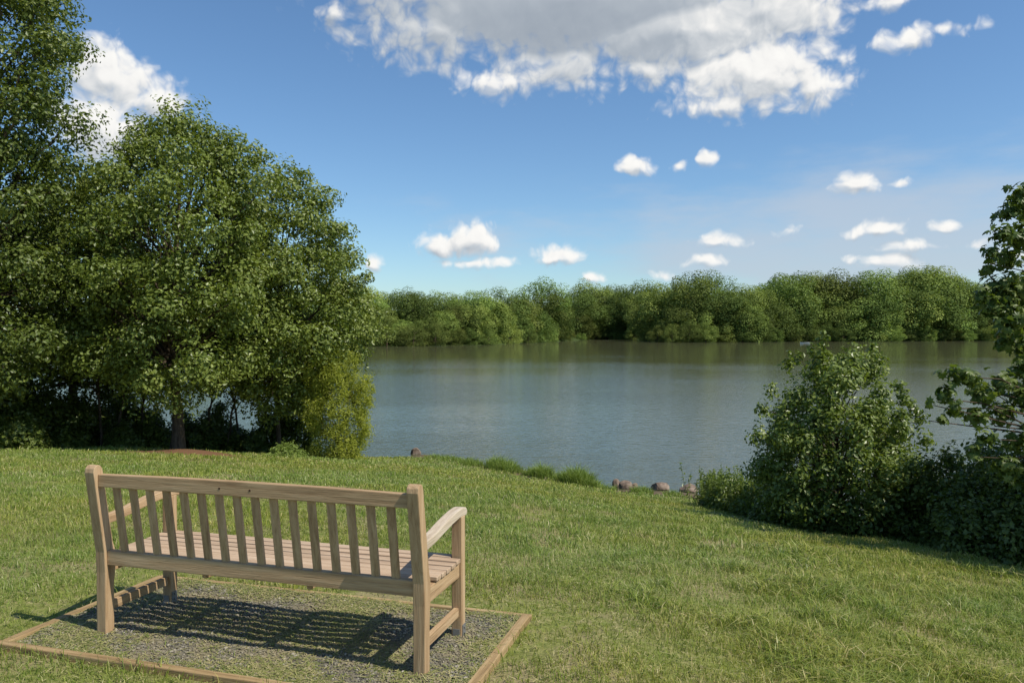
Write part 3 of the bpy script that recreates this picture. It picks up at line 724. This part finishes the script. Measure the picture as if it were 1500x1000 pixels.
me = bpy.data.meshes.new('hull'); me.from_pydata(V, [], Fh); me.materials.append(m_boat); obj('hull', me, bt)
b = MB(); b.box(-.6, -.35, -.55, .55, .3, .34, 1, 0); b.box(.6, .85, -.5, .5, .3, .34, 1, 0); obj('thwart', b.mesh('thwart', [m_bin]), bt)

# ------------------------------------------------------------------ sky
W = bpy.data.worlds.new('World'); scene.world = W; W.use_nodes = True
W.cycles.sampling_method = 'NONE'
t = NT(W.node_tree)
sky = t.n('ShaderNodeTexSky', sky_type='NISHITA'); sky.sun_disc = False; sky.sun_elevation = EL
sky.sun_rotation = math.atan2(SUN.x, SUN.y); sky.air_density = 1.0; sky.dust_density = .5; sky.ozone_density = 1.6; sky.altitude = 100
tc = t.n('ShaderNodeTexCoord'); D = tc.outputs['Generated']
sp = t.n('ShaderNodeSeparateXYZ'); t.put(sp.inputs[0], D)
az = t.m('ARCTAN2', sp.outputs[0], sp.outputs[1])
hyp = t.m('SQRT', t.m('ADD', t.m('MULTIPLY', sp.outputs[0], sp.outputs[0]), t.m('MULTIPLY', sp.outputs[1], sp.outputs[1])))
el = t.m('ARCTAN2', sp.outputs[2], hyp)
cb = t.n('ShaderNodeCombineXYZ'); t.put(cb.inputs[0], az); t.put(cb.inputs[1], el)
A0 = cb.outputs[0]
def ae(px, py):
    x = (px-750)/F0; z = (HOR-py)/F0; return math.atan(x), math.atan2(z, math.hypot(x, 1))
E = [ # px,py,rx,ry,amp
 (830, -5, 330, 86, 1.8), (640, 45, 140, 50, .9), (820, 98, 115, 42, .95), (1000, 45, 220, 58, 1.5), (1105, 108, 135, 58, 1.3), (1185, 130, 62, 38, 1.0), (740, 122, 85, 22, .8), (1060, 150, 85, 22, .8), (1120, 15, 140, 60, 1.3), (1225, 82, 28, 13, .7), (950, 100, 80, 28, .8),
 (165, 112, 66, 52, 1.2), (228, 150, 60, 36, 1.1), (150, 185, 84, 60, 1.3), (690, 350, 44, 28, 1.2), (640, 359, 38, 19, 1.0), (700, 386, 56, 12, .8), (815, 373, 48, 17, 1.1),
 (500, 22, 32, 20, .8), (1300, 6, 50, 18, .9), (1325, 58, 50, 17, .9), (1385, 44, 56, 11, .7), 
 (935, 244, 27, 14, 1.0), (1037, 236, 17, 13, .9), (993, 244, 13, 8, .8), (1256, 270, 37, 17, 1.1), (1318, 266, 17, 9, .9),
 (873, 408, 22, 12, .9), (548, 383, 15, 12, .9),
 (1030, 385, 33, 12, .85), (1058, 353, 34, 13, .85), (978, 401, 20, 9, .8), (1298, 332, 40, 13, .9), (1262, 337, 28, 9, .7), (1385, 333, 22, 10, .8), (1335, 361, 40, 11, .75), (1300, 385, 38, 14, .9), (1150, 342, 22, 9, .65), (1430, 361, 20, 9, .75), (1490, 372, 30, 13, .8), (1258, 376, 20, 10, .75)]
def field(vec, EE):
    F = None
    for (px, py, rx, ry, am) in EE:
        a, e = ae(px, py); rx, ry = rx*1.12, ry*1.12
        rx_, ry_ = rx/F0/(1+((px-750)/F0)**2), ry/F0/math.sqrt(1+((px-750)/F0)**2)
        q = t.v('MULTIPLY_ADD', vec, (1/rx_, 1/ry_, 0), (-a/rx_, -e/ry_, 0))
        f = t.m('MULTIPLY_ADD', t.v('LENGTH', q), -am, am)
        F = f if F is None else t.m('MAXIMUM', F, f)
    return F
wn = t.noise(A0, 20, 2, .5, col=True, dim='2D')
wv_ = t.v('MULTIPLY_ADD', t.v('SUBTRACT', wn, (.5, .5, .5)), (.030, .020, 0), A0)
LO = (.004, .010, 0)
wl = t.v('ADD', wv_, LO)
FA = field(wv_, E); FB = field(wl, E)
def fine(v, det):
    n1 = t.noise(v, 30, det, .52, dim='2D')
    vo = t.n('ShaderNodeTexVoronoi', feature='F1', voronoi_dimensions='2D'); vo.inputs['Scale'].default_value = 55; vo.inputs['Detail'].default_value = 2.0; vo.inputs['Roughness'].default_value = .45
    t.put(vo.inputs['Vector'], v)
    return t.m('ADD', t.m('MULTIPLY', t.m('SUBTRACT', n1, .5), 1.1), t.m('MULTIPLY', t.m('SUBTRACT', .38, vo.outputs['Distance']), .46))
N1 = fine(wv_, 7); N2 = fine(wl, 4)
G1 = t.m('ADD', FA, N1)
al = t.smooth(G1, -.18, .60)
fd = t.m('MINIMUM', t.m('MAXIMUM', t.m('MULTIPLY', t.m('SUBTRACT', FA, FB), .8), -.34), .22)
a_, e_ = ae(800, 5)
hz = t.v('MULTIPLY_ADD', wv_, (1/.36, 1/.085, 0), (-a_/.36, -e_/.085, 0))
lowf = t.noise(A0, 9, 3, .5, dim='2D')
grey = t.smooth(t.m('ADD', t.v('LENGTH', hz), t.m('MULTIPLY', t.m('SUBTRACT', lowf, .5), .9)), 1.25, .35)
dn = t.m('MULTIPLY', t.m('MULTIPLY', t.m('SUBTRACT', N1, N2), .34), t.m('SUBTRACT', 1.0, t.m('MULTIPLY', grey, .75)))
lit = t.m('ADD', .70, t.m('ADD', fd, dn))
lit2 = t.m('SUBTRACT', lit, t.m('MULTIPLY', grey, .38), clamp=True)
ccol = t.ramp(lit2, [(0, (.30, .35, .42)), (.3, (.42, .47, .53)), (.55, (.64, .67, .70)), (.8, (.92, .91, .89)), (1, (.98, .97, .94))])
BGS = .135
c10 = t.v('SCALE', ccol); c10.node.inputs['Scale'].default_value = 1/BGS
hs = t.n('ShaderNodeHueSaturation'); hs.inputs['Saturation'].default_value = 1.05; hs.inputs['Value'].default_value = .98; t.put(hs.inputs['Color'], sky.outputs[0])
skc = t.mix(1.0, hs.outputs[0], (.77, .93, 1.04), 'MULTIPLY')
a, e = ae(1330, 345)
q = t.v('MULTIPLY_ADD', A0, (1/.55, 1/.09, 0), (-a/.55, -e/.09, 0))
veil = t.m('MULTIPLY', t.smooth(t.m('ADD', t.m('SUBTRACT', 1, t.v('LENGTH', q)), t.m('MULTIPLY', t.m('SUBTRACT', t.noise(t.v('MULTIPLY', A0, (1, 3.5, 1)), 6, 5, dim='2D'), .5), 1.5)), -.15, .85), .7)
skc = t.mix(veil, skc, (3.9, 4.4, 5.1))
fin = t.mix(al, skc, c10)
bg = t.n('ShaderNodeBackground'); t.put(bg.inputs[0], fin); bg.inputs[1].default_value = BGS
o = t.n('ShaderNodeOutputWorld'); t.nt.links.new(bg.outputs[0], o.inputs[0])

sl = bpy.data.lights.new('sun', 'SUN'); sl.energy = 5.0; sl.angle = math.radians(.5); sl.color = (1, .94, .83)
so = obj('sun', sl, loc=(30, -15, 60)); so.rotation_euler = SUN.to_track_quat('Z', 'Y').to_euler()

cam = bpy.data.cameras.new('camera'); cam.sensor_width = 36; cam.lens = F0/1500*36; cam.clip_end = 9000; cam.clip_start = .05
co = obj('camera', cam, loc=(0, 0, CAMZ)); co.rotation_euler = (math.radians(90)-math.atan(14/F0), 0, 0)
scene.camera = co
scene.view_settings.view_transform = 'Standard'; scene.view_settings.look = 'None'; scene.view_settings.exposure = 0; scene.view_settings.gamma = 1
